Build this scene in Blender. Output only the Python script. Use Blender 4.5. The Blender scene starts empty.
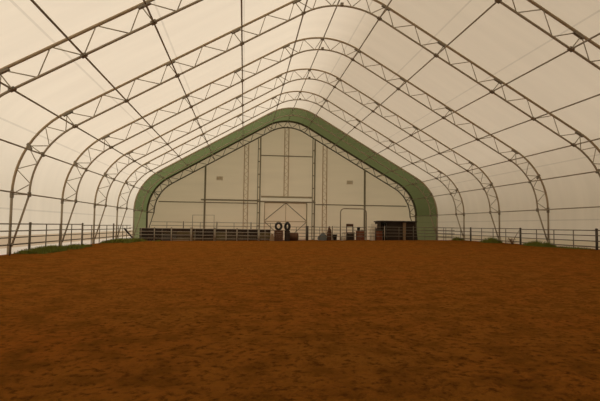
import bpy, bmesh, math, random
from mathutils import Vector, Matrix, noise
random.seed(7)
sc = bpy.context.scene
COL = sc.collection
PI = math.pi

# ------------------------------------------------------------------ camera
cd = bpy.data.cameras.new('camera'); cam = bpy.data.objects.new('camera', cd); COL.objects.link(cam)
cd.sensor_fit = 'HORIZONTAL'; cd.sensor_width = 36.0
cd.lens = 459.965 * 36.0 / 600.0
cd.clip_end = 500
RX = (0.99261169, -0.1205661, 0.01363275); UY = (-0.02021006, -0.05350018, 0.9983633); BZ = (-0.11963941, -0.9912626, -0.05554155)
CAM = (-4.8864, 0.0, 1.3181)
cam.matrix_world = Matrix(((RX[0], UY[0], BZ[0], CAM[0]), (RX[1], UY[1], BZ[1], CAM[1]), (RX[2], UY[2], BZ[2], CAM[2]), (0, 0, 0, 1)))
sc.camera = cam

# ------------------------------------------------------------------ world, sun, exposure
world = bpy.data.worlds.new('sky'); sc.world = world; world.use_nodes = True
wn = world.node_tree.nodes; wl = world.node_tree.links
bg = wn['Background']
# overcast dome: brightest overhead, a third of that at the horizon
wtc = wn.new('ShaderNodeTexCoord'); wsp = wn.new('ShaderNodeSeparateXYZ'); wl.new(wtc.outputs['Generated'], wsp.inputs[0])
wmr = wn.new('ShaderNodeMapRange'); wmr.inputs[1].default_value = 0.0; wmr.inputs[2].default_value = 1.0; wmr.inputs[3].default_value = 0.37; wmr.inputs[4].default_value = 1.30
wl.new(wsp.outputs['Z'], wmr.inputs[0]); wl.new(wmr.outputs[0], bg.inputs['Strength'])
bg.inputs['Color'].default_value = (1.0, 0.865, 0.69, 1)
sd = bpy.data.lights.new('sun', 'SUN'); sun = bpy.data.objects.new('sun', sd); COL.objects.link(sun)
sd.energy = 2.35; sd.angle = math.radians(25); sd.color = (1.0, 0.96, 0.885)
sun.rotation_euler = Vector((0.86, 0.10, -0.62)).to_track_quat('-Z', 'Y').to_euler()   # light travels towards +x and down
sun.location = (-40, -10, 40)
sc.view_settings.view_transform = 'Standard'; sc.view_settings.look = 'None'
sc.view_settings.gamma = 1.0; sc.view_settings.use_curve_mapping = False
sc.view_settings.exposure = 0.0

# ------------------------------------------------------------------ materials
def new_mat(name):
    m = bpy.data.materials.new(name); m.use_nodes = True
    return m, m.node_tree.nodes, m.node_tree.links, m.node_tree.nodes['Principled BSDF']
def mat(name, col, rough=0.7, metal=0.0, var=0.15, scale=6.0, bump=0.0):
    m, n, l, b = new_mat(name)
    b.inputs['Roughness'].default_value = rough; b.inputs['Metallic'].default_value = metal
    tc = n.new('ShaderNodeTexCoord'); ns = n.new('ShaderNodeTexNoise'); ns.inputs['Scale'].default_value = scale; ns.inputs['Detail'].default_value = 4
    l.new(tc.outputs['Object'], ns.inputs['Vector'])
    mx = n.new('ShaderNodeMix'); mx.data_type = 'RGBA'
    mx.inputs[6].default_value = (*[c * (1 - var) for c in col], 1); mx.inputs[7].default_value = (*[min(1, c * (1 + var)) for c in col], 1)
    l.new(ns.outputs['Fac'], mx.inputs[0]); l.new(mx.outputs[2], b.inputs['Base Color'])
    if bump:
        bp = n.new('ShaderNodeBump'); bp.inputs['Strength'].default_value = bump; bp.inputs['Distance'].default_value = 0.02
        l.new(ns.outputs['Fac'], bp.inputs['Height']); l.new(bp.outputs['Normal'], b.inputs['Normal'])
    return m
def fabric(name, col, trans, seams=True, mixf=0.55):
    """woven membrane that lets daylight through; welded seams run along the building every 3.85 m of profile"""
    m, n, l, b = new_mat(name); n.remove(b)
    out = n['Material Output']
    tc = n.new('ShaderNodeTexCoord'); sp = n.new('ShaderNodeSeparateXYZ'); l.new(tc.outputs['UV'], sp.inputs[0])
    ns = n.new('ShaderNodeTexNoise'); ns.inputs['Scale'].default_value = 0.6; ns.inputs['Detail'].default_value = 3
    mp = n.new('ShaderNodeMapping'); mp.inputs['Scale'].default_value = (0.25, 2.0, 1); l.new(tc.outputs['UV'], mp.inputs['Vector']); l.new(mp.outputs[0], ns.inputs['Vector'])
    mr = n.new('ShaderNodeMapRange'); mr.inputs[3].default_value = 0.93; mr.inputs[4].default_value = 1.07; l.new(ns.outputs['Fac'], mr.inputs[0])
    val = mr.outputs[0]
    if seams:
        ad = n.new('ShaderNodeMath'); ad.operation = 'ADD'; ad.inputs[1].default_value = 385.0 - 2.05 + 0.04; l.new(sp.outputs['X'], ad.inputs[0])
        md = n.new('ShaderNodeMath'); md.operation = 'MODULO'; md.inputs[1].default_value = 3.85; l.new(ad.outputs[0], md.inputs[0])
        lt = n.new('ShaderNodeMath'); lt.operation = 'LESS_THAN'; lt.inputs[1].default_value = 0.08; l.new(md.outputs[0], lt.inputs[0])
        mu = n.new('ShaderNodeMath'); mu.operation = 'MULTIPLY_ADD'; mu.inputs[1].default_value = -0.15; mu.inputs[2].default_value = 1.0; l.new(lt.outputs[0], mu.inputs[0])
        m2 = n.new('ShaderNodeMath'); m2.operation = 'MULTIPLY'; l.new(mu.outputs[0], m2.inputs[0]); l.new(val, m2.inputs[1]); val = m2.outputs[0]
    def tint(c):
        v = n.new('ShaderNodeVectorMath'); v.operation = 'SCALE'; v.inputs[0].default_value = c; l.new(val, v.inputs['Scale']); return v.outputs[0]
    df = n.new('ShaderNodeBsdfDiffuse'); l.new(tint(col), df.inputs['Color'])
    tr = n.new('ShaderNodeBsdfTranslucent'); l.new(tint(trans), tr.inputs['Color'])
    ms = n.new('ShaderNodeMixShader'); ms.inputs[0].default_value = mixf
    l.new(df.outputs[0], ms.inputs[1]); l.new(tr.outputs[0], ms.inputs[2]); l.new(ms.outputs[0], out.inputs['Surface'])
    return m
def dirt_mat():
    m, n, l, b = new_mat('arena_dirt'); b.inputs['Roughness'].default_value = 0.95
    b.inputs['Specular IOR Level'].default_value = 0.0
    tc = n.new('ShaderNodeTexCoord')
    def nz(scale, det=5, sx=1, sy=1):
        mp = n.new('ShaderNodeMapping'); mp.inputs['Scale'].default_value = (sx, sy, 1); l.new(tc.outputs['Object'], mp.inputs[0])
        t = n.new('ShaderNodeTexNoise'); t.inputs['Scale'].default_value = scale; t.inputs['Detail'].default_value = det; t.inputs['Roughness'].default_value = 0.65
        l.new(mp.outputs[0], t.inputs['Vector']); return t.outputs['Fac']
    big, mid, fine = nz(0.3, 5), nz(2.2, 6), nz(11, 6)
    def mix(fac, a, c, lo=0.35, hi=0.65):
        r = n.new('ShaderNodeMapRange'); r.inputs[1].default_value = lo; r.inputs[2].default_value = hi; l.new(fac, r.inputs[0])
        x = n.new('ShaderNodeMix'); x.data_type = 'RGBA'; l.new(r.outputs[0], x.inputs[0])
        for k, v in ((6, a), (7, c)):
            if isinstance(v, tuple): x.inputs[k].default_value = (*v, 1)
            else: l.new(v, x.inputs[k])
        return x.outputs[2]
    base = mix(big, DIRT_A, DIRT_B)
    c = mix(mid, DIRT_D, base, 0.36, 0.56)
    c = mix(fine, DIRT_C, c, 0.36, 0.50)
    l.new(c, b.inputs['Base Color'])
    bp = n.new('ShaderNodeBump'); bp.inputs['Strength'].default_value = 1.0; bp.inputs['Distance'].default_value = 0.12
    ad = n.new('ShaderNodeMath'); ad.operation = 'ADD'; l.new(fine, ad.inputs[0]); l.new(mid, ad.inputs[1])
    l.new(ad.outputs[0], bp.inputs['Height']); l.new(bp.outputs[0], b.inputs['Normal'])
    return m
DIRT_A = (0.315, 0.124, 0.020); DIRT_B = (0.335, 0.111, 0.017); DIRT_C = (0.14, 0.050, 0.009); DIRT_D = (0.205, 0.077, 0.012)

M = {}
M['cream'] = fabric('cream_membrane', (0.82, 0.76, 0.66), (0.86, 0.80, 0.70))
M['end'] = fabric('end_wall_fabric', (0.80, 0.71, 0.56), (0.90, 0.81, 0.64), seams=False)
M['front'] = mat('front_blocker_dark', (0.10, 0.075, 0.05), 0.9, 0, .2, 3)  # opaque dark surface of the added light blocker
M['green'] = fabric('green_membrane', (0.19, 0.215, 0.115), (0.135, 0.165, 0.072))
M['olive'] = fabric('olive_side_fabric', (0.24, 0.262, 0.145), (0.215, 0.235, 0.12))
M['dirt'] = dirt_mat()
M['ground'] = mat('outside_ground', (0.18, 0.16, 0.09), 0.95, 0, .3, 0.4)
M['chord'] = mat('galvanised_chord', (0.36, 0.30, 0.21), 0.6, 0.0, .2, 3)
M['brown_chord'] = mat('brown_chord', (0.40, 0.31, 0.195), 0.7, 0.0, .2, 3)
M['web'] = mat('galvanised_web', (0.36, 0.315, 0.23), 0.6, 0.0, .15, 4)
M['bracket'] = mat('bracket_steel', (0.22, 0.185, 0.13), 0.6, 0.0, .2, 5)
M['shaded_steel'] = mat('shaded_truss_steel', (0.13, 0.115, 0.07), 0.7, 0.0, .2, 3)  # truss steel darkened to carry the shade of the green bay
M['purlin'] = mat('purlin_steel', (0.30, 0.26, 0.19), 0.6, 0.0, .15, 3)
M['rail'] = mat('fence_pipe', (0.19, 0.165, 0.12), 0.6, 0.3, .25, 4)
M['rail_light'] = mat('galvanised_pipe', (0.38, 0.33, 0.255), 0.5, 0.3, .2, 4)
M['rail_dark'] = mat('dark_pipe', (0.085, 0.07, 0.05), 0.6, 0.2, .25, 4)
M['kick_left'] = fabric('tan_wall_band', (0.62, 0.50, 0.36), (0.66, 0.54, 0.40), seams=False)
M['kick_right'] = fabric('straw_wall_band', (0.74, 0.66, 0.50), (0.82, 0.74, 0.57), seams=False)
M['lattice'] = mat('lattice_shadow_and_bar_tan', (0.55, 0.40, 0.25), 0.7, 0, .1, 3)  # tan imitates the lattice's faint shadow through fabric; door bars share it
M['column'] = mat('column_steel', (0.30, 0.265, 0.185), 0.6, 0.2, .15, 2)
M['door'] = fabric('door_fabric', (0.78, 0.66, 0.50), (0.94, 0.81, 0.64), seams=False)
M['edge_strip'] = mat('dark_edge_strip', (0.12, 0.10, 0.055), 0.9, 0, .2, 3)
M['strip'] = fabric('door_header_fabric', (0.84, 0.77, 0.62), (0.98, 0.92, 0.78), seams=False)
M['white'] = mat('white_paint', (0.80, 0.75, 0.62), 0.7, 0, .08, 3)
M['dark_wood'] = mat('dark_wood', (0.038, 0.025, 0.016), 0.9, 0, .4, 7, .4)
M['brown_wood'] = mat('brown_wood', (0.11, 0.05, 0.025), 0.85, 0, .35, 8, .4)
M['barrier_wood'] = mat('weathered_boards', (0.075, 0.055, 0.032), 0.9, 0, .5, 2.5, .3)
M['barrier_olive'] = mat('olive_boards', (0.13, 0.10, 0.045), 0.9, 0, .45, 2.5, .3)
M['barrier_grey'] = mat('grey_boards', (0.085, 0.075, 0.06), 0.9, 0, .4, 2.5, .3)
M['pale_wood'] = mat('pale_wood', (0.30, 0.20, 0.11), 0.85, 0, .2, 8, .3)
M['rubber'] = mat('black_rubber', (0.03, 0.028, 0.025), 0.85, 0, .2, 10)
M['tarp'] = mat('blue_grey_tarp', (0.14, 0.16, 0.16), 0.7, 0, .2, 6, .3)
M['red_brown'] = mat('red_brown', (0.20, 0.06, 0.022), 0.8, 0, .25, 8, .3)
M['black'] = mat('black_plastic', (0.02, 0.02, 0.022), 0.6, 0, .2, 8)
M['grass'] = mat('grass_green', (0.17, 0.195, 0.02), 0.8, 0, .35, 3)
M['dry'] = mat('dry_stalk', (0.20, 0.11, 0.05), 0.9, 0, .2, 8)
M['faint'] = mat('pale_louvre', (0.68, 0.59, 0.44), 0.8, 0, .05, 6)
M['vent'] = mat('vent_metal', (0.46, 0.40, 0.28), 0.7, 0.1, .1, 6)

# ------------------------------------------------------------------ mesh helpers
def tube(bm, pts, r, n=8):
    pts = [Vector(p) for p in pts]; rings = []
    up = None
    for i, p in enumerate(pts):
        d = (pts[min(i + 1, len(pts) - 1)] - pts[max(i - 1, 0)]).normalized()
        if up is None:
            up = d.orthogonal().normalized()
        u = (up - d * up.dot(d)).normalized(); up = u; v = d.cross(u)
        rr = r[i] if isinstance(r, (list, tuple)) else r
        rings.append([bm.verts.new(p + (u * math.cos(2 * PI * k / n) + v * math.sin(2 * PI * k / n)) * rr) for k in range(n)])
    for a, b in zip(rings, rings[1:]):
        for k in range(n):
            f = bm.faces.new((a[k], a[(k + 1) % n], b[(k + 1) % n], b[k])); f.smooth = True
    bm.faces.new(rings[0][::-1]); bm.faces.new(rings[-1])
def box(bm, c, s, rz=0.0, ry=0.0, rx=0.0, bev=0.0):
    mt = Matrix.Translation(c) @ Matrix.Rotation(rz, 4, 'Z') @ Matrix.Rotation(ry, 4, 'Y') @ Matrix.Rotation(rx, 4, 'X') @ Matrix.Diagonal((*s, 1))
    g = bmesh.ops.create_cube(bm, size=1.0, matrix=mt)
    if bev:
        es = list({e for v in g['verts'] for e in v.link_edges})
        bmesh.ops.bevel(bm, geom=es, offset=bev, segments=2, affect='EDGES', profile=0.5)
def lathe(bm, prof, n=20, mt=Matrix.Identity(4), close=True):
    rings = []
    for r, z in prof:
        rings.append([bm.verts.new(mt @ Vector((r * math.cos(2 * PI * k / n), r * math.sin(2 * PI * k / n), z))) for k in range(n)])
    for a, b in zip(rings, rings[1:]):
        for k in range(n):
            f = bm.faces.new((a[k], a[(k + 1) % n], b[(k + 1) % n], b[k])); f.smooth = True
    if close:
        bm.faces.new(rings[0][::-1]); bm.faces.new(rings[-1])
def build(name, bm, m, parent=None, loc=None):
    bmesh.ops.recalc_face_normals(bm, faces=bm.faces[:])
    if loc is not None:
        bmesh.ops.translate(bm, verts=bm.verts[:], vec=-Vector(loc))
    me = bpy.data.meshes.new(name); bm.to_mesh(me); bm.free()
    me.materials.append(M[m] if isinstance(m, str) else m)
    o = bpy.data.objects.new(name, me); COL.objects.link(o)
    if loc is not None: o.location = loc
    if parent: o.parent = parent
    return o
def B(): return bmesh.new()
def quad(x0, x1, y, z0, z1):
    bm = B(); uv = bm.loops.layers.uv.new('UVMap')
    f = bm.faces.new([bm.verts.new(c) for c in ((x0, y, z0), (x1, y, z0), (x1, y, z1), (x0, y, z1))])
    for lp in f.loops: lp[uv].uv = (lp.vert.co.x, lp.vert.co.z)
    return bm
def tag(o, label, cat=None, group=None, kind=None):
    o['label'] = label
    if cat: o['category'] = cat
    if group: o['group'] = group
    if kind: o['kind'] = kind
    return o
def empty(name, loc, label, cat, group=None):
    o = bpy.data.objects.new(name, None); COL.objects.link(o); o.location = loc; o.empty_display_size = 0.2
    return tag(o, label, cat, group)
def part(name, bm, m, root):
    """bm is in world coordinates; the part is stored relative to its root"""
    o = build(name, bm, m, None, None)
    o.data.transform(Matrix.Translation(-Vector(root_world(root)))); o.parent = root
    return o
def root_world(r):
    v = Vector(r.location)
    while r.parent:
        r = r.parent; v += Vector(r.location)
    return v
def ptube(name, pts, r, m, root, n=8):
    bm = B(); tube(bm, pts, r, n); return part(name, bm, m, root)
def pbox(name, c, s, m, root, **k):
    bm = B(); box(bm, c, s, **k); return part(name, bm, m, root)

# ------------------------------------------------------------------ the profile of the hall
S30, C30 = 0.5, math.sqrt(3) / 2
Y1, BAY = 23.2179, 6.1
def FY(k): return Y1 + (k - 1) * BAY
HX, HZ, HR, HO = 11.17, 2.64, 3.88, 4.66           # haunch arc: centre, inner and outer radius
P3 = (HX + HR * 0.5, HZ + HR * C30)
LS = [0.0, 2.725, 5.5, 9.157, 12.79]               # purlin distances along the straight slope
APZ = P3[1] + LS[4] * 0.5 - 4.06 * C30; APR, APO = 4.06, 4.84
LEGX = HX + HO                                     # 15.83
def GZ(x, y=0):
    t = min(1, max(0, (y - 41.9) / 2.5)); t = t * t * (3 - 2 * t)
    return 0.012 * x - 0.33 * t
def haunch(a, r):
    a = math.radians(a); return (HX + r * math.cos(a), HZ + r * math.sin(a))
def slope(d, off=0.0): return (P3[0] - d * C30 + off * 0.5, P3[1] + d * 0.5 + off * C30)
def peak(a, r):                                    # a: degrees from the vertical
    a = math.radians(a); return (r * math.sin(a), APZ + r * math.cos(a))
OFF = 0.78
def half_outer(extra=0.0):
    """from girt level up to the ridge on the +x side"""
    p = [haunch(a, HO + extra) for a in range(0, 61, 5)]
    p += [slope(d, OFF + extra) for d in (2, 4, 6, 8, 10, 12)]
    p += [peak(a, APO + extra) for a in range(30, -1, -3)]
    return p
def half_inner():
    p = [haunch(a, HR) for a in range(0, 61, 5)]
    p += [slope(d) for d in (2, 4, 6, 8, 10, 12)]
    p += [peak(a, APR) for a in range(30, -1, -3)]
    return p
def full(h): return h + [(-x, z) for x, z in h[::-1][1:]]

# ------------------------------------------------------------------ floor, ground
def lin(a, b, n): return [a + (b - a) * i / n for i in range(n + 1)]
ys = lin(-0.8, 2.5, 6)[:-1]
y = 2.5
while y < 14: ys.append(y); y += 0.035 + 0.018 * (y - 2.5)
while y < 56: ys.append(y); y += 0.3
ys.append(56.0)
xs = lin(-16.4, 16.4, 300)
bm = B(); grid = []
for y in ys:
    row = []
    for x in xs:
        e = noise.fractal(Vector((x * 0.9, y * 1.2, 0.3)), 1.0, 2.0, 4) * 0.022 + noise.noise(Vector((x * 0.22, y * 0.22, 5))) * 0.03
        h = noise.noise(Vector((x * 3.1, y * 3.4, 9)))
        e -= 0.035 * max(0, h - 0.22)
        fade = min(1, max(0, (42 - y) / 3)) * min(1, max(0, (15.0 - abs(x)) / 1.5))
        row.append(bm.verts.new((x, y, GZ(x, y) + e * fade)))
    grid.append(row)
for a, b in zip(grid, grid[1:]):
    for k in range(len(xs) - 1):
        f = bm.faces.new((a[k], a[k + 1], b[k + 1], b[k])); f.smooth = True
tag(build('floor', bm, 'dirt'), 'brown trampled dirt floor of the riding arena', 'floor', kind='structure')
bm = B(); box(bm, (0, 25, -1.05), (300, 300, 1.0))
tag(build('ground', bm, 'ground'), 'ground around the outside of the hall', 'ground', kind='structure')

# ------------------------------------------------------------------ membrane
def sheet(name, prof, y0, y1, m, label, ny=1):
    """one skin following prof [(x, z, arc length)] between two stations; UV x = arc length from the eave corner, y = along the hall"""
    bm = B(); uv = bm.loops.layers.uv.new('UVMap')
    rows = [[bm.verts.new((x, y, z)) for x, z, s in prof] for y in lin(y0, y1, ny)]
    yy = lin(y0, y1, ny)
    for j in range(ny):
        for i in range(len(prof) - 1):
            f = bm.faces.new((rows[j][i], rows[j][i + 1], rows[j + 1][i + 1], rows[j + 1][i])); f.smooth = True
            for lp, (ii, jj) in zip(f.loops, ((i, j), (i + 1, j), (i + 1, j + 1), (i, j + 1))):
                lp[uv].uv = (prof[ii][2], yy[jj])
    me = bpy.data.meshes.new(name); bm.to_mesh(me); bm.free(); me.materials.append(M[m])
    o = bpy.data.objects.new(name, me); COL.objects.link(o)
    return tag(o, label, 'ceiling' if 'ceiling' in name else 'wall', kind='structure')
EXT = 0.075
def arc_profile():
    h = half_outer(EXT); out = []
    s = -math.radians(60) * (HO + EXT); out.append((h[0][0], h[0][1], s))
    for a, b in zip(h, h[1:]):
        s += math.hypot(b[0] - a[0], b[1] - a[1]); out.append((b[0], b[1], s))
    return out
HP = arc_profile(); SR = HP[-1][2]
FULL = HP + [(-x, z, s) for x, z, s in HP[::-1][1:]]
SIDE = lambda sgn: [(sgn * (LEGX + EXT), z, HP[0][2] - (HZ - z)) for z in (0.68, 1.6, HZ)]
LOW = lambda sgn, a, b: [(sgn * (LEGX + EXT), z, HP[0][2] - (HZ - z)) for z in (a, b)]
YE = FY(6) + 0.2
sheet('ceiling', FULL, -0.8, FY(5), 'cream', 'cream translucent fabric roof stretched over the trusses', 16)
sheet('ceiling.001', FULL, FY(5), YE, 'green', 'green fabric roof bay arching in front of the end wall', 2)
for sgn, nm in ((-1, 'left'), (1, 'right')):
    sheet('wall_' + nm, SIDE(sgn), -0.8, FY(5), 'cream', f'cream fabric side wall on the {nm} below the roof', 16)
    sheet(f'wall_{nm}.001', SIDE(sgn), FY(5), YE, 'olive', f'pale olive fabric side wall at the far {nm} corner', 2)
for sgn, nm in ((-1, 'left'), (1, 'right')):
    sheet('baseboard_' + nm, LOW(sgn, 0.10, 0.68), -0.8, FY(5), 'kick_' + nm, f'tan band running low along the {nm} fabric wall behind the rails', 8)['category'] = 'baseboard'
    sheet(f'wall_{nm}.002', LOW(sgn, -0.55, 0.10), -0.8, FY(5), 'cream', f'pale foot of the {nm} fabric wall below the tan band', 8)
    sheet(f'wall_{nm}.003', LOW(sgn, -0.55, 0.68), FY(5), YE, 'olive', f'pale olive foot of the fabric wall at the far {nm} corner', 1)
# end wall following the outline of the hall
DX0, DX1, DZ = -2.60, 2.44, 4.06
def gable(name, y, m, label, door=False):
    bm = B(); uv = bm.loops.layers.uv.new('UVMap')
    pr = sorted({(round(x, 4), round(z, 4)) for x, z, s in FULL})
    def top(x):
        for (xa, za), (xb, zb) in zip(pr, pr[1:]):
            if xa <= x <= xb: return za + (zb - za) * (x - xa) / (xb - xa)
    xs_ = sorted([x for x, z in pr] + ([DX0, DX1, -3.05, 3.0] if door else []))
    for a, b in zip(xs_, xs_[1:]):
        mid = (a + b) / 2
        cuts = [(-0.55, None)]
        if door and DX0 < mid < DX1: cuts = [(4.62, None)]
        elif door and -3.05 < mid < 3.0: cuts = [(-0.55, 4.18), (4.62, None)]
        for z0, z1 in cuts:
            f = bm.faces.new([bm.verts.new(c) for c in ((a, y, z0), (b, y, z0), (b, y, z1 or top(b)), (a, y, z1 or top(a)))])
            for lp in f.loops: lp[uv].uv = (lp.vert.co.x, lp.vert.co.z)
    bmesh.ops.remove_doubles(bm, verts=bm.verts[:], dist=1e-4)
    me = bpy.data.meshes.new(name); bm.to_mesh(me); bm.free(); me.materials.append(M[m])
    o = bpy.data.objects.new(name, me); COL.objects.link(o)
    return tag(o, label, 'wall', kind='structure')
gable('wall_back', YE, 'end', 'beige fabric end wall with the big door in its middle', True)
gable('wall_front', -0.8, 'front', 'unseen dark wall added behind the viewer to dim the near floor')  # added out of view to keep light off the near floor
bm = B(); tube(bm, [(x, YE - 0.07, z) for x, z in [(LEGX, -0.4)] + full(half_outer(0.0)) + [(-LEGX, -0.4)]], 0.11, 8)  # dark tube along the outline of the end wall
tag(build('trim_2', bm, 'edge_strip'), 'dark edge strip where the end wall meets the green roof bay', 'trim', kind='structure')

# ------------------------------------------------------------------ arch trusses
def mesh_of(bm, m):
    bmesh.ops.recalc_face_normals(bm, faces=bm.faces[:])
    me = bpy.data.meshes.new('part'); bm.to_mesh(me); bm.free(); me.materials.append(M[m]); return me
def truss_parts(end=False):
    """the end truss is the heavier frame, with the dim light of the green bay put into its colour"""
    out = []; ro, ri = (0.085, 0.07) if end else (0.062, 0.05); DARK = {'brown_chord': 'shaded_steel', 'chord': 'shaded_steel', 'web': 'shaded_steel', 'bracket': 'bracket'}
    def add(name, bm, m):
        me = mesh_of(bm, DARK[m] if end else m); me.name = name; out.append((name, me))
    bm = B(); tube(bm, [(x, 0, z) for x, z in full(half_outer())], ro, 8); add('outer_chord', bm, 'brown_chord')
    bm = B(); tube(bm, [(x, 0, z) for x, z in full(half_inner())], ri, 8); add('inner_chord', bm, 'chord')
    def bar(name, a, b, r=0.022, m='web'):
        if end and m == 'web': r *= 1.4
        bm = B(); tube(bm, [(a[0], 0, a[1]), (b[0], 0, b[1])], r, 6); add(name, bm, m)
    for s in (-1, 1):
        f = lambda p: (s * p[0], p[1])
        gz = GZ(s * LEGX)
        bm = B(); tube(bm, [(s * LEGX, 0, HZ + 0.02), (s * LEGX, 0, gz + 0.45)], 0.062, 8); tube(bm, [(s * LEGX, 0, gz + 0.5), (s * LEGX, 0, gz - 0.3)], 0.10, 8)
        add('leg', bm, 'chord')
        bar('leg_brace', f(haunch(0, HR)), (s * (LEGX - 0.09), gz + 0.36), 0.05, 'chord')
        zz = []                                   # web zigzags
        zz += [haunch(a, HO if k % 2 == 0 else HR) for k, a in enumerate((0, 7.5, 15, 22.5, 30, 37.5, 45, 52.5, 60))]
        chains = [zz]
        chains.append([slope(0, OFF), slope(.95), slope(1.85, OFF), slope(2.725), slope(3.62, OFF), slope(4.55), slope(5.4, OFF)])
        chains.append([slope(5.6, OFF), slope(6.45), slope(7.35, OFF), slope(8.25), slope(9.1, OFF)])
        chains.append([slope(9.3, OFF), slope(10.15), slope(11.0, OFF), slope(11.9), slope(12.7, OFF)])
        chains.append([peak(a, APO if k % 2 == 0 else APR) for k, a in enumerate((30, 22.5, 15, 7.5, 0))])
        for c in chains:
            for a, b in zip(c, c[1:]): bar('web_brace', f(a), f(b))
        for d in (0, 5.5, 9.157, 12.79): bar('strut', f(slope(d)), f(slope(d - 0.12, OFF)), 0.024)
        bar('strut', f(haunch(30, HR)), f(haunch(31, HO)), 0.024)
        bar('strut', f(haunch(0, HR)), f(haunch(0, HO)), 0.03)
        def plate(name, p, ang, sz):
            bm = B(); box(bm, (s * p[0], 0, p[1]), sz, ry=-s * ang, bev=0.012); add(name, bm, 'bracket')
        for p, ang in ((haunch(0, HR), PI / 2), (haunch(30, HR), math.radians(60))): plate('bracket', p, ang, (0.22, 0.18, 0.11))
        for d in LS: plate('bracket', slope(d), -PI / 6, (0.22, 0.20, 0.11))
        for p, ang in ((haunch(0, HO), PI / 2), (haunch(30, HO - 0.06), math.radians(60))): plate('splice_plate', p, ang, (0.34, 0.14, 0.13))
        for d in (0, 5.5, 9.2, 12.79): plate('splice_plate', slope(d, OFF - 0.07), -PI / 6, (0.5, 0.14, 0.11))
    bm = B(); box(bm, (0, 0, APZ + APR + 0.06), (0.16, 0.2, 0.16), bev=0.012); add('bracket', bm, 'bracket')
    bm = B(); box(bm, (0, 0, APZ + APO - 0.08), (0.22, 0.2, 0.12), bev=0.012); add('splice_plate', bm, 'bracket')
    return out
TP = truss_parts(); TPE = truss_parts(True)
TL = {0: 'steel roof truss nearest the camera, cut off by the top corners of the photo',
      1: 'curved steel truss whose left leg is nearest, at the left photo edge',
      2: 'curved steel truss second from the left edge, its right leg in a tuft of grass',
      3: 'curved steel truss in the middle of the row, third leg from the left edge',
      4: 'curved steel truss standing last before the green roof bay',
      5: 'curved steel truss under the seam where cream roof fabric turns green',
      6: 'farthest curved steel truss, framing the beige end wall behind the green bay'}
for k in range(0, 7):
    r = empty('arch_truss', (0, FY(k), 0), TL[k], 'truss', 'arched roof trusses of the hall')
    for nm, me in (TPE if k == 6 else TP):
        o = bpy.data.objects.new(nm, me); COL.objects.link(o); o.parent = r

# ------------------------------------------------------------------ purlins
def purlin(x, z, label, r=0.037):
    bm = B(); tube(bm, [(x, 4.0, z), (x, FY(6), z)], r, 8)
    tag(build('purlin', bm, 'purlin', loc=(x, 4.0, z)), label, 'purlin', 'long pipes running from truss to truss')
purlin(0, APZ + APO - 0.14, 'roof pipe running along the very ridge of the hall')
WHERE = ['low on the curve of the eave', 'where the curved eave meets the straight slope', 'second up the straight slope', 'halfway up the straight slope', 'high on the slope, next but one to the ridge', 'nearest the ridge']
for s, nm in ((-1, 'left'), (1, 'right')):
    for w, p in zip(WHERE, [haunch(30, HR)] + [slope(d) for d in LS]):
        purlin(s * p[0], p[1], f'{nm} roof pipe {w}')
    purlin(s * (HX + HR), HZ, f'pipe along the {nm} wall at the top of the truss legs', 0.034)
# ------------------------------------------------------------------ end wall steelwork
YW = FY(6) - 0.02
def top_inner(x):
    h = half_inner()
    for a, b in zip(h, h[1:]):
        if b[0] <= abs(x) <= a[0]:
            return a[1] + (b[1] - a[1]) * (abs(x) - a[0]) / (b[0] - a[0])
    return h[-1][1]
for x, w, lab in ((-9.42, 0.28, 'grey steel post on the left of the end wall under the roof curve'), (-3.25, 0.40, 'tall grey double post at the left of the big door'),
                  (3.20, 0.40, 'tall grey double post at the right of the big door'), (9.40, 0.28, 'grey steel post on the right of the end wall beside the arch gate')):
    r = empty('column', (x, YW, -0.4), lab, 'post', 'posts of the end wall')
    zt = top_inner(x)
    if w > .3:
        for dx in (-0.15, 0.12):
            pbox('tube', (x + dx, YW, (zt - 0.4) / 2), (0.09 if dx < 0 else 0.15, 0.14, zt + 0.4), 'column', r)
        for k in range(int(zt / 1.5) + 1):
            pbox('batten', (x, YW + 0.03, -0.2 + k * 1.5), (0.2, 0.03, 0.12), 'column', r)
    else:
        pbox('tube', (x, YW, (zt - 0.4) / 2), (0.2, 0.16, zt + 0.4), 'column', r)
    pbox('base_plate', (x, YW, -0.36), (0.6, 0.4, 0.05), 'bracket', r)
for x, z0, lab in ((-4.76, -0.4, 'tan lattice post left of the big door'), (-0.07, 4.75, 'tan lattice post above the middle of the big door'), (4.53, -0.4, 'tan lattice post right of the big door')):
    r = empty('lattice_post', (x, YW, z0), lab, 'post', 'lattice posts of the end wall')
    zt = top_inner(x)
    for dx in (-0.24, 0.24): pbox('tube', (x + dx, YW + 0.05, (zt + z0) / 2), (0.09, 0.09, zt - z0), 'lattice', r)
    bm = B(); z = z0 + 0.1; s = 1
    while z < zt - 0.45:
        tube(bm, [(x - 0.24 * s, YW + 0.05, z), (x + 0.24 * s, YW + 0.05, z + 0.42)], 0.02, 6); z += 0.42; s = -s
    part('lacing', bm, 'lattice', r)
def beam(name, x0, x1, z, h, m, lab, dy=-0.12, d=0.1):
    bm = B(); box(bm, ((x0 + x1) / 2, YW + dy, z), (x1 - x0, d, h), bev=0.01)
    tag(build(name, bm, m, loc=((x0 + x1) / 2, YW + dy, z - h / 2)), lab, 'beam')
xi = HX + HR
beam('girt', -14.55, -3.45, 3.88, 0.11, 'column', 'thin beam across the end wall left of the big door, lower of two')
beam('girt', 3.40, 14.55, 3.88, 0.12, 'column', 'thin beam across the end wall right of the big door')
beam('girt', -3.05, 3.0, 9.52, 0.11, 'column', 'thin beam high on the end wall between the two tall double posts')
beam('girt', -9.85, -3.45, 4.20, 0.17, 'column', 'thicker dark beam just above the thin one, left of the big door', -0.16, 0.14)
beam('track_rail', -3.45, 3.4, 4.12, 0.15, 'column', 'dark sliding track right above the big door', -0.16, 0.14)
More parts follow.
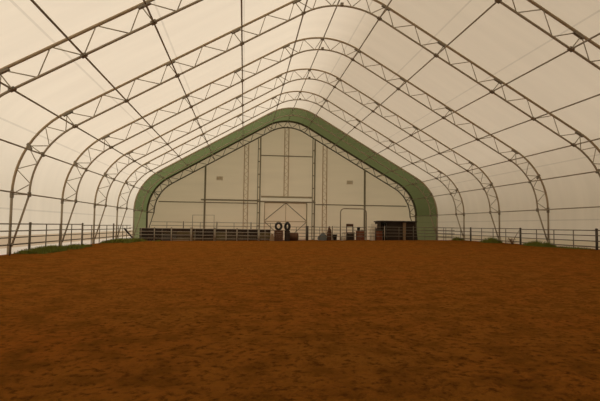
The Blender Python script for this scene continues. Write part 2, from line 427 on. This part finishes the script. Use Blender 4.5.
beam('header_beam', -3.0, 3.0, 4.68, 0.20, 'vent', 'tan beam above the pale strip over the big door', -0.12, 0.12)
bm = quad(-3.05, 3.0, YE, 4.18, 4.62); tag(build('trim_1', bm, 'strip'), 'pale strip between the two beams over the big door', 'trim', kind='structure')
# big double door
dr = empty('door_1', (-0.08, YW - 0.05, -0.35), 'big beige double door with braced pipe frame in the end wall', 'door'); dr['kind'] = 'structure'
YD = YW - 0.06
for x0, x1 in ((-2.60, -0.09), (-0.07, 2.44)):
    bm = quad(x0, x1, YD + 0.05, -0.35, 4.07)
    part('door_leaf', bm, 'door', dr)
for a, b, r in (((-2.56, -0.3), (-2.56, 4.02), .045), ((2.40, -0.3), (2.40, 4.02), .07), ((-0.08, -0.3), (-0.08, 4.02), .03), ((-2.56, 1.83), (2.40, 1.83), .045), ((-2.56, 4.0), (2.40, 4.0), .045), ((-2.56, -.2), (2.40, -.2), .04)):
    ptube('frame_bar', [(a[0], YD, a[1]), (b[0], YD, b[1])], r, 'lattice' if r < .07 else 'vent', dr, 6)
for a, b in (((-0.08, 4.0), (-2.5, 1.95)), ((-0.08, 4.0), (2.34, 1.95)), ((-2.5, 1.75), (-0.9, 0.3)), ((2.34, 1.75), (0.75, 0.3))):
    ptube('brace', [(a[0], YD, a[1]), (b[0], YD, b[1])], 0.045, 'column', dr, 6)
# two small louvred vents
for x, z, lab in ((-7.8, 6.72, 'small faint rectangular vent on the left of the end wall'), (7.6, 6.62, 'small faint rectangular vent on the right of the end wall')):
    r = empty('wall_vent', (x, YE - 0.04, z - 0.2), lab, 'vent', 'vents of the end wall')
    bm = B()
    for dx in (-0.34, 0, 0.34): box(bm, (x + dx, YE - 0.05, z), (0.05, 0.05, 0.44))
    for dz in (-0.2, 0.2): box(bm, (x, YE - 0.05, z + dz), (0.72, 0.05, 0.05))
    part('frame', bm, 'faint', r)
    for dz in (-0.12, -0.04, 0.04, 0.12): pbox('slat', (x, YE - 0.05, z + dz), (0.66, 0.012, 0.06), 'faint', r, rx=0.6)

# ------------------------------------------------------------------ pipe fences along the sides
def post(x, y, h, label, group, m='rail_dark', r=0.07, sink=0.25):
    g = GZ(x, y); rt = empty('fence_post', (x, y, g), label, 'fence post', group)
    ptube('post', [(x, y, g - sink), (x, y, h)], r, m, rt, 8)
    bm = B(); lathe(bm, [(r * 1.12, 0), (r * 1.12, 0.03), (r * .6, 0.06)], 10, Matrix.Translation((x, y, h - 0.005))); part('cap', bm, m, rt)
def panel(a, b, rails, label, group, nst=3, m='rail', r=0.028, rb=0.034, low=None):
    (xa, ya), (xb, yb) = a, b
    d = Vector((xb - xa, yb - ya, 0)); L = d.length; d.normalize()
    g = GZ(xa, ya); rt = empty('pipe_fence', ((xa + xb) / 2, (ya + yb) / 2, GZ((xa + xb) / 2, (ya + yb) / 2)), label, 'fence', group)
    pa = Vector((xa, ya, 0)) + d * 0.08; pb = Vector((xb, yb, 0)) - d * 0.08
    for i, z in enumerate(rails):
        ptube('rail', [(pa.x, pa.y, z), (pb.x, pb.y, z)], rb if i == len(rails) - 1 else r, m, rt, 8)
    for i in range(1, nst + 1):
        p = pa + (pb - pa) * i / (nst + 1)
        ptube('stile', [(p.x, p.y, rails[0]), (p.x, p.y, (GZ(p.x, p.y) - 0.05) if low is None else low)], r * 1.05, m, rt, 8)
LX, RXF = -15.3, 15.2
GL = 'pipe rail panels along the left wall'; GR = 'pipe rail panels along the right wall'
LP = [16.7, 24.04, 31.41, 38.6, 44.3]
WL = ['just before the left edge of the photo', 'between the first and second truss legs on the left', 'past the second and third truss legs on the left', 'at the far end of the left side in the grass']
for i, (a, b) in enumerate(zip(LP, LP[1:])):
    panel((LX, a), (LX, b), [1.24, 0.92, 0.62, 0.30] if i < 2 else [1.18, .88, .58, .27], 'pipe rail panel ' + WL[i], GL)
for yy, lab in zip(LP[1:4], ['thick dark fence post on the left, nearest to the first truss leg', 'thick dark fence post midway between the second and third truss legs on the left', 'thick dark fence post on the left near the far corner grass']):
    post(LX, yy, 1.28, lab, 'posts of the left rail fence', 'rail', .058)
RP = [16.8, 24.21, 31.55, 39.0, 46.5]
WR = ['reaching the right edge of the photo', 'between the right edge and the leg of the second truss', 'past the dry weed on the right', 'at the far right corner below the green fabric']
for i, (a, b) in enumerate(zip(RP, RP[1:])):
    panel((RXF, a), (RXF, b), [1.30, 1.0, 0.68, 0.35] if i < 2 else [1.34, 1.03, .71, .38], 'pipe rail panel ' + WR[i], GR)
for yy, lab in zip(RP[1:4], ['thick dark fence post on the right, nearest to the photo edge', 'thick dark fence post on the right beside the dry weed', 'thick dark fence post far along the right rails']):
    post(RXF, yy, 1.36, lab, 'posts of the right rail fence')

# ------------------------------------------------------------------ end fence, gate frames, barrier
YF = 41.5
GE = 'pale pipe panels of the front end fence, left half'
EP = [-14.9, -12.65, -11.2, -9.5, -7.45, -5.5, -3.55, -2.45]
WE = ['in the far left corner behind the grass', 'second from the far left corner', 'third from the far left corner, above the pole on the ground', 'under the thin square pipe frame', 'right of the square pipe frame', 'in front of the left door post', 'ending at the wooden crate']
for i, (a, b) in enumerate(zip(EP, EP[1:])):
    panel((a, YF), (b, YF), [0.96, 0.68, 0.39, 0.10], 'short pale pipe panel ' + WE[i], GE, 0 if i in (1, 2) else 1, 'rail_light', 0.024, 0.024)
for x, lab, m, r in ((EP[1], 'thin pale fence post second from the far left corner', 'rail_light', .04), (EP[2], 'pale fence post left of the pole on the ground', 'rail_light', .05), (EP[3], 'thick pale post under the left side of the square pipe frame', 'rail_light', .085),
                     (EP[4], 'thick pale post under the right side of the square pipe frame', 'rail_light', .085), (EP[5], 'pale fence post midway right of the square frame', 'rail_light', .05), (EP[6], 'pale fence post in front of the left door post', 'rail_light', .075)):
    post(x, YF, 1.02, lab, 'posts of the front end fence, left half', m, r)
bm = B(); tube(bm, [(-9.38, YF - 0.25, -0.1), (-9.38, YF - 0.25, 2.16), (-7.52, YF - 0.25, 2.18), (-7.52, YF - 0.25, -0.1)], 0.03, 8)
tag(build('gate_frame', bm, 'rail_light', loc=(-8.4, YF - 0.25, -0.1)), 'thin square pipe frame rising over the end fence on the left', 'gate frame')
bm = B(); tube(bm, [(-11.0, YF - 0.55, -0.06), (-9.6, YF - 0.6, -0.05)], 0.055, 8)
tag(build('ground_pole', bm, 'pale_wood', loc=(-10.3, YF - 0.58, -0.1)), 'pale pole lying on the dirt below the end fence', 'pole')
# dark timber barrier
r = empty('board_barrier', (-8.4, 43.3, -0.4), 'low dark timber barrier standing behind the pale pipe panels', 'barrier')
SEC = [(-14.3, -12.3, 'dark_wood'), (-12.3, -11.0, 'barrier_grey'), (-11.0, -9.35, 'barrier_olive'), (-9.35, -7.5, 'dark_wood'), (-7.5, -6.5, 'barrier_olive'), (-6.5, -4.9, 'barrier_wood'), (-4.9, -3.6, 'dark_wood'), (-3.6, -2.4, 'barrier_olive')]
for n_, (xa, xb, mm) in enumerate(SEC):
    for i, z in enumerate((0.83, 0.55, 0.27, -0.01, -0.29)):
        m_ = 'dark_wood' if i == 0 else ('barrier_wood' if (n_ * 3 + i) % 4 == 0 else mm)
        pbox('plank', ((xa + xb) / 2, 43.3 + 0.012 * i, z), (xb - xa - 0.02, 0.05, 0.275), m_, r, bev=0.01)
for x in (-14.2, -11.0, -7.5, -4.9, -2.5): pbox('post', (x, 43.4, 0.22), (0.14, 0.14, 1.42), 'dark_wood', r)
# farther, taller pipe rail behind the barrier
GB = 'taller pipe panels behind the dark barrier'
BP = [-13.9, -10.76, -7.54, -4.2, -0.35]
WB = ['near the left corner', 'left of the square pipe frame', 'right of the square pipe frame', 'crossing the big door']
for i, (a, b) in enumerate(zip(BP, BP[1:])):
    panel((a, 46.0), (b, 46.0), [1.55, 1.2, .85, .5], 'tall pipe panel behind the dark barrier, ' + WB[i], GB, 1, 'rail', 0.022, 0.022)
for x, w in ((BP[1], 'left of the square pipe frame'), (BP[2], 'right of the square pipe frame'), (BP[3], 'left of the left door post')):
    post(x, 46.0, 1.58, 'slim post showing above the dark barrier, ' + w, 'posts behind the dark barrier', 'rail', .05)
# right half
GH = 'dark pipe panels of the end fence, right half'
HP_ = [-1.15, 0.85, 3.2, 4.0, 6.45, 8.15, 10.95, 13.2, 15.1]
WH = ['in front of the right half of the big door', 'in front of the grey tarp heap', 'beside the left foot of the arch gate', 'closing the arch gate', 'between the arch gate and the dark shelter', 'in front of the dark shelter', 'right of the dark shelter', 'meeting the right side rails']
RT = [1.23, 1.25, 1.27, 1.28, 1.32, 1.34, 1.34, 1.35]
for i, (a, b) in enumerate(zip(HP_, HP_[1:])):
    t = RT[i]
    panel((a, 41.8), (b, 41.8), [t, t - .27, t - .56, t - .85], 'pipe panel of the end fence ' + WH[i], GH, 1 if b - a > 1 else 0, 'rail', 0.024, 0.024)
for x, lab, m, rr in ((HP_[1], 'broad dark post in front of the right door post', 'rail_dark', .13), (HP_[2], 'slim dark post right of the grey tarp heap', 'rail', .045),
                      (HP_[5], 'grey post in front of the left end of the dark shelter', 'rail_light', .045), (HP_[6], 'slim post at the right end of the dark shelter', 'rail', .045), (HP_[7], 'slim post below the right edge of the green fabric', 'rail', .045)):
    post(x, 41.8, GZ(x) + 1.27, lab, 'posts of the end fence, right half', m, rr)
pts = [(3.97, 41.9, -0.05), (3.97, 41.9, 2.62)] + [(4.35 - 0.38 * math.cos(t), 41.9, 2.62 + 0.38 * math.sin(t)) for t in (0.4, 0.8, 1.2, 1.57)]
pts += [(6.05 + 0.38 * math.sin(t), 41.9, 2.62 + 0.38 * math.cos(t)) for t in (0, 0.4, 0.8, 1.2, 1.57)] + [(6.43, 41.9, -0.05)]
bm = B(); tube(bm, pts, 0.05, 8)
tag(build('arch_gate', bm, 'column', loc=(5.2, 41.9, 0)), 'tall round-cornered pipe arch over the end fence on the right', 'gate frame')

# ------------------------------------------------------------------ things at the end of the arena
def G(x, y): return GZ(x, y)
# crate with a tyre on it
def crate(x, y, sx, sy, h, m, label, cat='crate'):
    g = G(x, y); r = empty('wooden_crate', (x, y, g), label, cat)
    n = max(3, round(h / 0.2))
    for i in range(n):
        bm = B(); z = g + h * (i + .5) / n; hh = h / n - 0.018
        for sy_ in (-1, 1): box(bm, (x, y + sy_ * sy / 2, z), (sx, 0.03, hh))
        for sx_ in (-1, 1): box(bm, (x + sx_ * sx / 2, y, z), (0.03, sy, hh))
        part('slat', bm, m, r)
    for sx_ in (-1, 1):
        for sy_ in (-1, 1): pbox('corner_post', (x + sx_ * (sx / 2 - .05), y + sy_ * (sy / 2 - .05), g + h / 2), (.07, .07, h), m, r)
    pbox('lid', (x, y, g + h + 0.015), (sx + .05, sy + .05, 0.03), m, r)
    return g + h + 0.03
def tyre(x, y, z, R, rz, label):
    mt = Matrix.Translation((x, y, z + R)) @ Matrix.Rotation(rz, 4, 'Z') @ Matrix.Rotation(PI / 2, 4, 'X')
    prof = [(R * .58, -.09), (R * .72, -.105), (R * .92, -.10), (R * 1.0, -.07), (R * 1.0, .07), (R * .92, .10), (R * .72, .105), (R * .58, .09), (R * .55, .04), (R * .55, -.04), (R * .58, -.09)]
    bm = B(); lathe(bm, prof, 28, mt, close=False); bmesh.ops.remove_doubles(bm, verts=bm.verts[:], dist=1e-5)
    for k in range(28):
        a = 2 * PI * k / 28; c = mt @ Vector((R * 1.0 * math.cos(a), R * 1.0 * math.sin(a), 0.0))
        box(bm, c, (.02, .05, .13), rz=rz)
    tag(build('tyre', bm, 'rubber', loc=(x, y, z)), label, 'tyre', 'old tyres beside the big door')
YI = 40.6
zt = crate(-1.85, YI, .72, .6, .92, 'brown_wood', 'brown wooden crate under the left black tyre')
tyre(-1.86, YI, zt, .345, 0.35, 'black tyre standing upright on the wooden crate before the big door')
def drum(x, y, R, h, m, label, name='drum', lying=None):
    g = G(x, y); r = empty(name, (x, y, g), label, 'barrel')
    prof = [(R * .98, 0), (R, .02), (R, .3 * h), (R * 1.035, .33 * h), (R, .36 * h), (R, .64 * h), (R * 1.035, .67 * h), (R, .7 * h), (R, h - .02), (R * .98, h)]
    if lying is None: mt = Matrix.Translation((x, y, g))
    else: mt = Matrix.Translation((x, y, g + R * 1.035)) @ Matrix.Rotation(lying, 4, 'Z') @ Matrix.Rotation(PI / 2, 4, 'Y') @ Matrix.Translation((0, 0, -h / 2))
    bm = B(); lathe(bm, prof, 20, mt); part('body', bm, m, r)
    bm = B(); lathe(bm, [(R * 1.03, h - .03), (R * 1.03, h + .015), (R * .93, h + .015), (R * .93, h - .01)], 20, mt); part('rim', bm, m, r)
    return g + h + .015
zt = drum(-1.08, YI, .24, .9, 'dark_wood', 'dark upright drum under the right black tyre')
tyre(-1.08, YI, zt, .36, -0.95, 'black tyre turned edge-on, standing on the dark drum before the big door')
drum(-0.55, YI + 0.72, .36, .95, 'brown_wood', 'rusty brown barrel lying on its side right of the tyres', 'barrel', lying=0.12)
bm = B(); g = G(-2.4, YI)
vs = [(-.24, 0), (.24, 0), (.1, .62), (-.08, .66)]
for dy in (0, .03): pass
f0 = [bm.verts.new((-2.42 + x, YI - 0.12 + z * .22, g + .02 + z)) for x, z in vs]; f1 = [bm.verts.new((-2.42 + x, YI - 0.08 + z * .22, g + .02 + z)) for x, z in vs]
bm.faces.new(f0); bm.faces.new(f1[::-1])
for i in range(4): bm.faces.new((f0[i], f1[i], f1[(i + 1) % 4], f0[(i + 1) % 4]))
tag(build('leaning_board', bm, 'pale_wood', loc=(-2.42, YI - .1, g)), 'pale tapered board leaning left of the wooden crate', 'board')
# heap under grey tarp
def heap(name, c, s, m, label, cat, lump=0.25, seed=0):
    g = G(c[0], c[1]); bm = B()
    bmesh.ops.create_icosphere(bm, subdivisions=4, radius=1.0)
    for v in bm.verts:
        p = v.co.copy(); q = 1 + lump * noise.fractal(p * 1.6 + Vector((seed, 0, 0)), 1.0, 2.0, 3)
        v.co = Vector((c[0] + p.x * q * s[0], c[1] + p.y * q * s[1], max(g - .02, g + p.z * q * s[2])))
    for f in bm.faces: f.smooth = True
    tag(build(name, bm, m, loc=(c[0], c[1], g)), label, cat)
heap('tarp_heap', (2.42, 42.7), (.46, .4, .72), 'tarp', 'low heap under a blue-grey tarp behind the end fence', 'tarp', .25, 3)
# standing dark sack, pointed
def revolve(name, x, y, prof, m, label, cat, n=16, wob=0.0):
    g = G(x, y); bm = B(); lathe(bm, prof, n, Matrix.Translation((x, y, g)))
    for v in bm.verts:
        if wob: v.co += Vector((noise.noise(v.co * 4), noise.noise(v.co * 4 + Vector((9, 0, 0))), 0)) * wob
    return tag(build(name, bm, m, loc=(x, y, g)), label, cat)
revolve('sack', 3.08, 42.7, [(.16, 0), (.22, .05), (.24, .4), (.2, .8), (.12, 1.1), (.06, 1.28), (.08, 1.36), (.03, 1.38)], 'brown_wood', 'dark brown pointed sack standing right of the tarp heap', 'sack', 16, .05)
def bucket(x, y, R, h, m, label, z=None):
    g = G(x, y) if z is None else z; r = empty('bucket', (x, y, g), label, 'bucket')
    mt = Matrix.Translation((x, y, g)); bm = B()
    lathe(bm, [(R * .75, 0), (R * .98, h), (R * 1.05, h), (R * 1.05, h - .03), (R, h - .03)], 18, mt, close=False)
    bmesh.ops.create_circle(bm, cap_ends=True, segments=18, radius=R * .75, matrix=mt @ Matrix.Translation((0, 0, .004))); part('body', bm, m, r)
    ptube('handle', [(x + R * 1.03 * math.cos(t), y - R * .5 * math.sin(t), g + h - .02 - .1 * math.sin(t)) for t in lin(0, PI, 8)], .008, 'rail_dark', r, 6)
    return g + h
bucket(3.62, 42.7, .22, .62, 'black', 'dark bucket left of the arch gate foot')
revolve('feed_sack', 4.45, 42.8, [(.2, 0), (.25, .06), (.26, .3), (.23, .6), (.15, .76), (.18, .84), (.08, .85)], 'white', 'whitish sack inside the left foot of the arch gate', 'sack', 16, .07)
# high-backed dark chair
x, y = 5.15, 42.9; g = G(x, y)
r = empty('wooden_chair', (x, y, g), 'dark high-backed chair with brown back rail inside the arch gate', 'chair')
for dx in (-.3, .3):
    pbox('leg', (x + dx, y + .28, g + .82), (.07, .07, 1.64), 'dark_wood', r); pbox('leg', (x + dx, y - .28, g + .38), (.07, .07, .76), 'dark_wood', r)
pbox('seat', (x, y, g + .8), (.74, .66, .1), 'brown_wood', r, bev=.02)
pbox('backrest', (x, y + .27, g + 1.52), (.7, .06, .26), 'brown_wood', r, bev=.02)
for dx in (-.3, .3): pbox('side_board', (x + dx, y, g + .42), (.04, .5, .62), 'dark_wood', r)
pbox('front_board', (x, y - .27, g + .42), (.56, .04, .62), 'dark_wood', r)
zt = crate(6.05, 42.75, .66, .5, .92, 'red_brown', 'reddish brown crate beside the right foot of the arch gate')
bucket(5.9, 42.72, .16, .36, 'black', 'black bucket on top of the reddish crate', zt)
bm = B(); lathe(bm, [(.09, 0), (.11, .02), (.11, .18), (.05, .25), (.05, .3)], 14, Matrix.Translation((6.22, 42.68, zt)))
r = empty('jug', (6.22, 42.68, zt), 'white jug beside the black bucket on the reddish crate', 'jug'); part('body', bm, 'white', r)
ptube('handle', [(6.33, 42.68, zt + .16), (6.39, 42.68, zt + .15), (6.38, 42.68, zt + .06), (6.32, 42.68, zt + .05)], .014, 'white', r, 6)
# pale barrel with white box, orange barrel
zt = drum(7.25, 42.75, .25, 1.2, 'white', 'tall whitish barrel at the left end of the dark shelter', 'barrel')
r = empty('white_box', (7.43, 42.75, zt), 'white box on top of the whitish barrel', 'box')
pbox('body', (7.43, 42.75, zt + .17), (.46, .36, .34), 'white', r, bev=.015); pbox('lid', (7.43, 42.75, zt + .37), (.5, .4, .06), 'white', r, bev=.015)
drum(7.9, 42.75, .33, .92, 'red_brown', 'orange brown barrel in front of the dark shelter', 'barrel')
# dark shelter
x0, x1, y0, y1 = 8.35, 11.85, 43.6, 45.6; g = G(10, 46)
r = empty('timber_shelter', ((x0 + x1) / 2, (y0 + y1) / 2, g), 'low dark timber shelter with flat roof in the far right corner', 'shelter')
bm = B(); box(bm, ((x0 + x1) / 2 - .02, (y0 + y1) / 2, 1.87), (x1 - x0 + .12, y1 - y0 + .5, .12), bev=.02); 
for k in range(9): box(bm, (x0 + .2 + k * .43, (y0 + y1) / 2, 1.945), (.05, y1 - y0 + .46, .04))
part('roof', bm, 'dark_wood', r)
def planks(name, a, b, n, m):
    bm = B(); a = Vector(a); b = Vector(b); d = b - a; h = 1.82 - g; ang = math.atan2(d.y, d.x)
    for i in range(n):
        c = a + d * (i + .5) / n; box(bm, (c.x, c.y, g + h / 2), (d.length / n * .93, .035, h), rz=ang)
    return part(name, bm, m, r)
planks('back_wall', (x0, y1), (x1, y1), 18, 'dark_wood'); planks('side_wall', (x0, y0), (x0, y1), 9, 'dark_wood'); planks('side_wall', (x1, y0), (x1, y1), 9, 'dark_wood')
planks('front_wall', (x0 + .55, y0), (10.45, y0), 9, 'dark_wood'); planks('front_wall', (10.98, y0), (x1, y0), 4, 'dark_wood')
pbox('post', (10.7, y0 - .04, (1.8 + g) / 2), (.3, .12, 1.8 - g), 'pale_wood', r, bev=.015)
bm = B(); vs = [(x1, 1.6), (x1 + .28, g), (x1 - .05, g)]
for yy in (): pass
a = [bm.verts.new((x, y0 - .02, z)) for x, z in vs]; b = [bm.verts.new((x, y0 + .08, z)) for x, z in vs]
bm.faces.new(a); bm.faces.new(b[::-1])
for i in range(3): bm.faces.new((a[i], b[i], b[(i + 1) % 3], a[(i + 1) % 3]))
part('buttress', bm, 'dark_wood', r)
# leaning plank in the far left corner
bm = B(); tube(bm, [(-14.6, 43.2, -0.25), (-15.05, 41.0, 0.9)], .07, 6); 
tag(build('leaning_plank', bm, 'dark_wood', loc=(-14.6, 43.2, -.3)), 'dark plank leaning on the side rails in the far left corner', 'plank')

# ------------------------------------------------------------------ grass and weeds
def grass(x0, x1, y0, y1, n, h, label, round_=False):
    bm = B()
    for i in range(n):
        while True:
            u, v = random.random() * 2 - 1, random.random() * 2 - 1
            if not round_ or u * u + v * v < 1: break
        x = (x0 + x1) / 2 + u * (x1 - x0) / 2; y = (y0 + y1) / 2 + v * (y1 - y0) / 2
        if noise.noise(Vector((x * .9, y * .5, 2))) < -0.25: continue
        k = 1 - 0.6 * ((u * u + v * v) / 2 if not round_ else u * u + v * v)
        hh = h * k * random.uniform(.5, 1.15); a = random.random() * 2 * PI; w = random.uniform(.012, .022)
        t = Vector((math.cos(a), math.sin(a), 0)); ln = Vector((random.uniform(-.5, .5), random.uniform(-.5, .5), 0)) * hh
        p = Vector((x, y, GZ(x, y) - .03))
        q = [p - t * w, p + t * w, p + t * w * .7 + ln * .4 + Vector((0, 0, hh * .6)), p - t * w * .7 + ln * .4 + Vector((0, 0, hh * .6))]
        vv = [bm.verts.new(c) for c in q]; bm.faces.new(vv)
        tip = bm.verts.new(p + ln + Vector((0, 0, hh))); bm.faces.new((vv[3], vv[2], tip))
    me = bpy.data.meshes.new('grass'); bm.to_mesh(me); bm.free(); me.materials.append(M['grass'])
    o = bpy.data.objects.new('grass', me); COL.objects.link(o); tag(o, label, 'grass', kind='stuff')
grass(-15.75, -14.3, 23.4, 28.8, 3600, .34, 'strip of grass between the first two truss legs on the left')
grass(-15.8, -14.6, 28.9, 31.6, 900, .26, 'small grass patch just past the second truss leg on the left')
grass(-15.8, -13.6, 36.6, 43.6, 4200, .36, 'grass filling the far left corner by the end fence')
grass(-14.0, -12.1, 40.2, 41.9, 900, .24, 'thin grass along the foot of the end fence at left')
grass(14.3, 15.75, 27.7, 30.6, 1700, .42, 'grass tuft round the foot of the second truss on the right', True)
grass(14.5, 15.7, 24.6, 27.8, 500, .16, 'thin grass strip along the right rails near the photo edge')
grass(14.5, 15.75, 34.2, 37.0, 1500, .50, 'grass tuft round the foot of the third truss on the right', True)
grass(14.8, 15.75, 40.6, 42.4, 700, .42, 'grass tuft round the foot of the fourth truss on the right', True)
x, y = 14.95, 32.2; g = GZ(x, y)
r = empty('dry_weed', (x, y, g), 'dry brown weed leaning by the right rails', 'weed')
for dx, dy, h in ((.1, -.75, 1.05), (.0, .5, .5), (.1, .25, .42), (-.2, -.3, .5), (.15, .8, .45), (-.1, .1, .38)):
    ptube('stalk', [(x, y, g - .03), (x + dx * .4, y + dy * .45, g + h * .55), (x + dx, y + dy, g + h)], [.03, .022, .012], 'dry', r, 6)
bm = B()
for i in range(60):
    p = Vector((x + random.gauss(0, .12), y + random.gauss(0, .3), g + random.uniform(.02, .4))); a = random.random() * 6.28
    t = Vector((math.cos(a), math.sin(a), .3)) * .08; w = Vector((-math.sin(a), math.cos(a), .2)) * .03
    bm.faces.new([bm.verts.new(c) for c in (p - t, p + w, p + t, p - w)])
part('leaves', bm, 'dry', r)
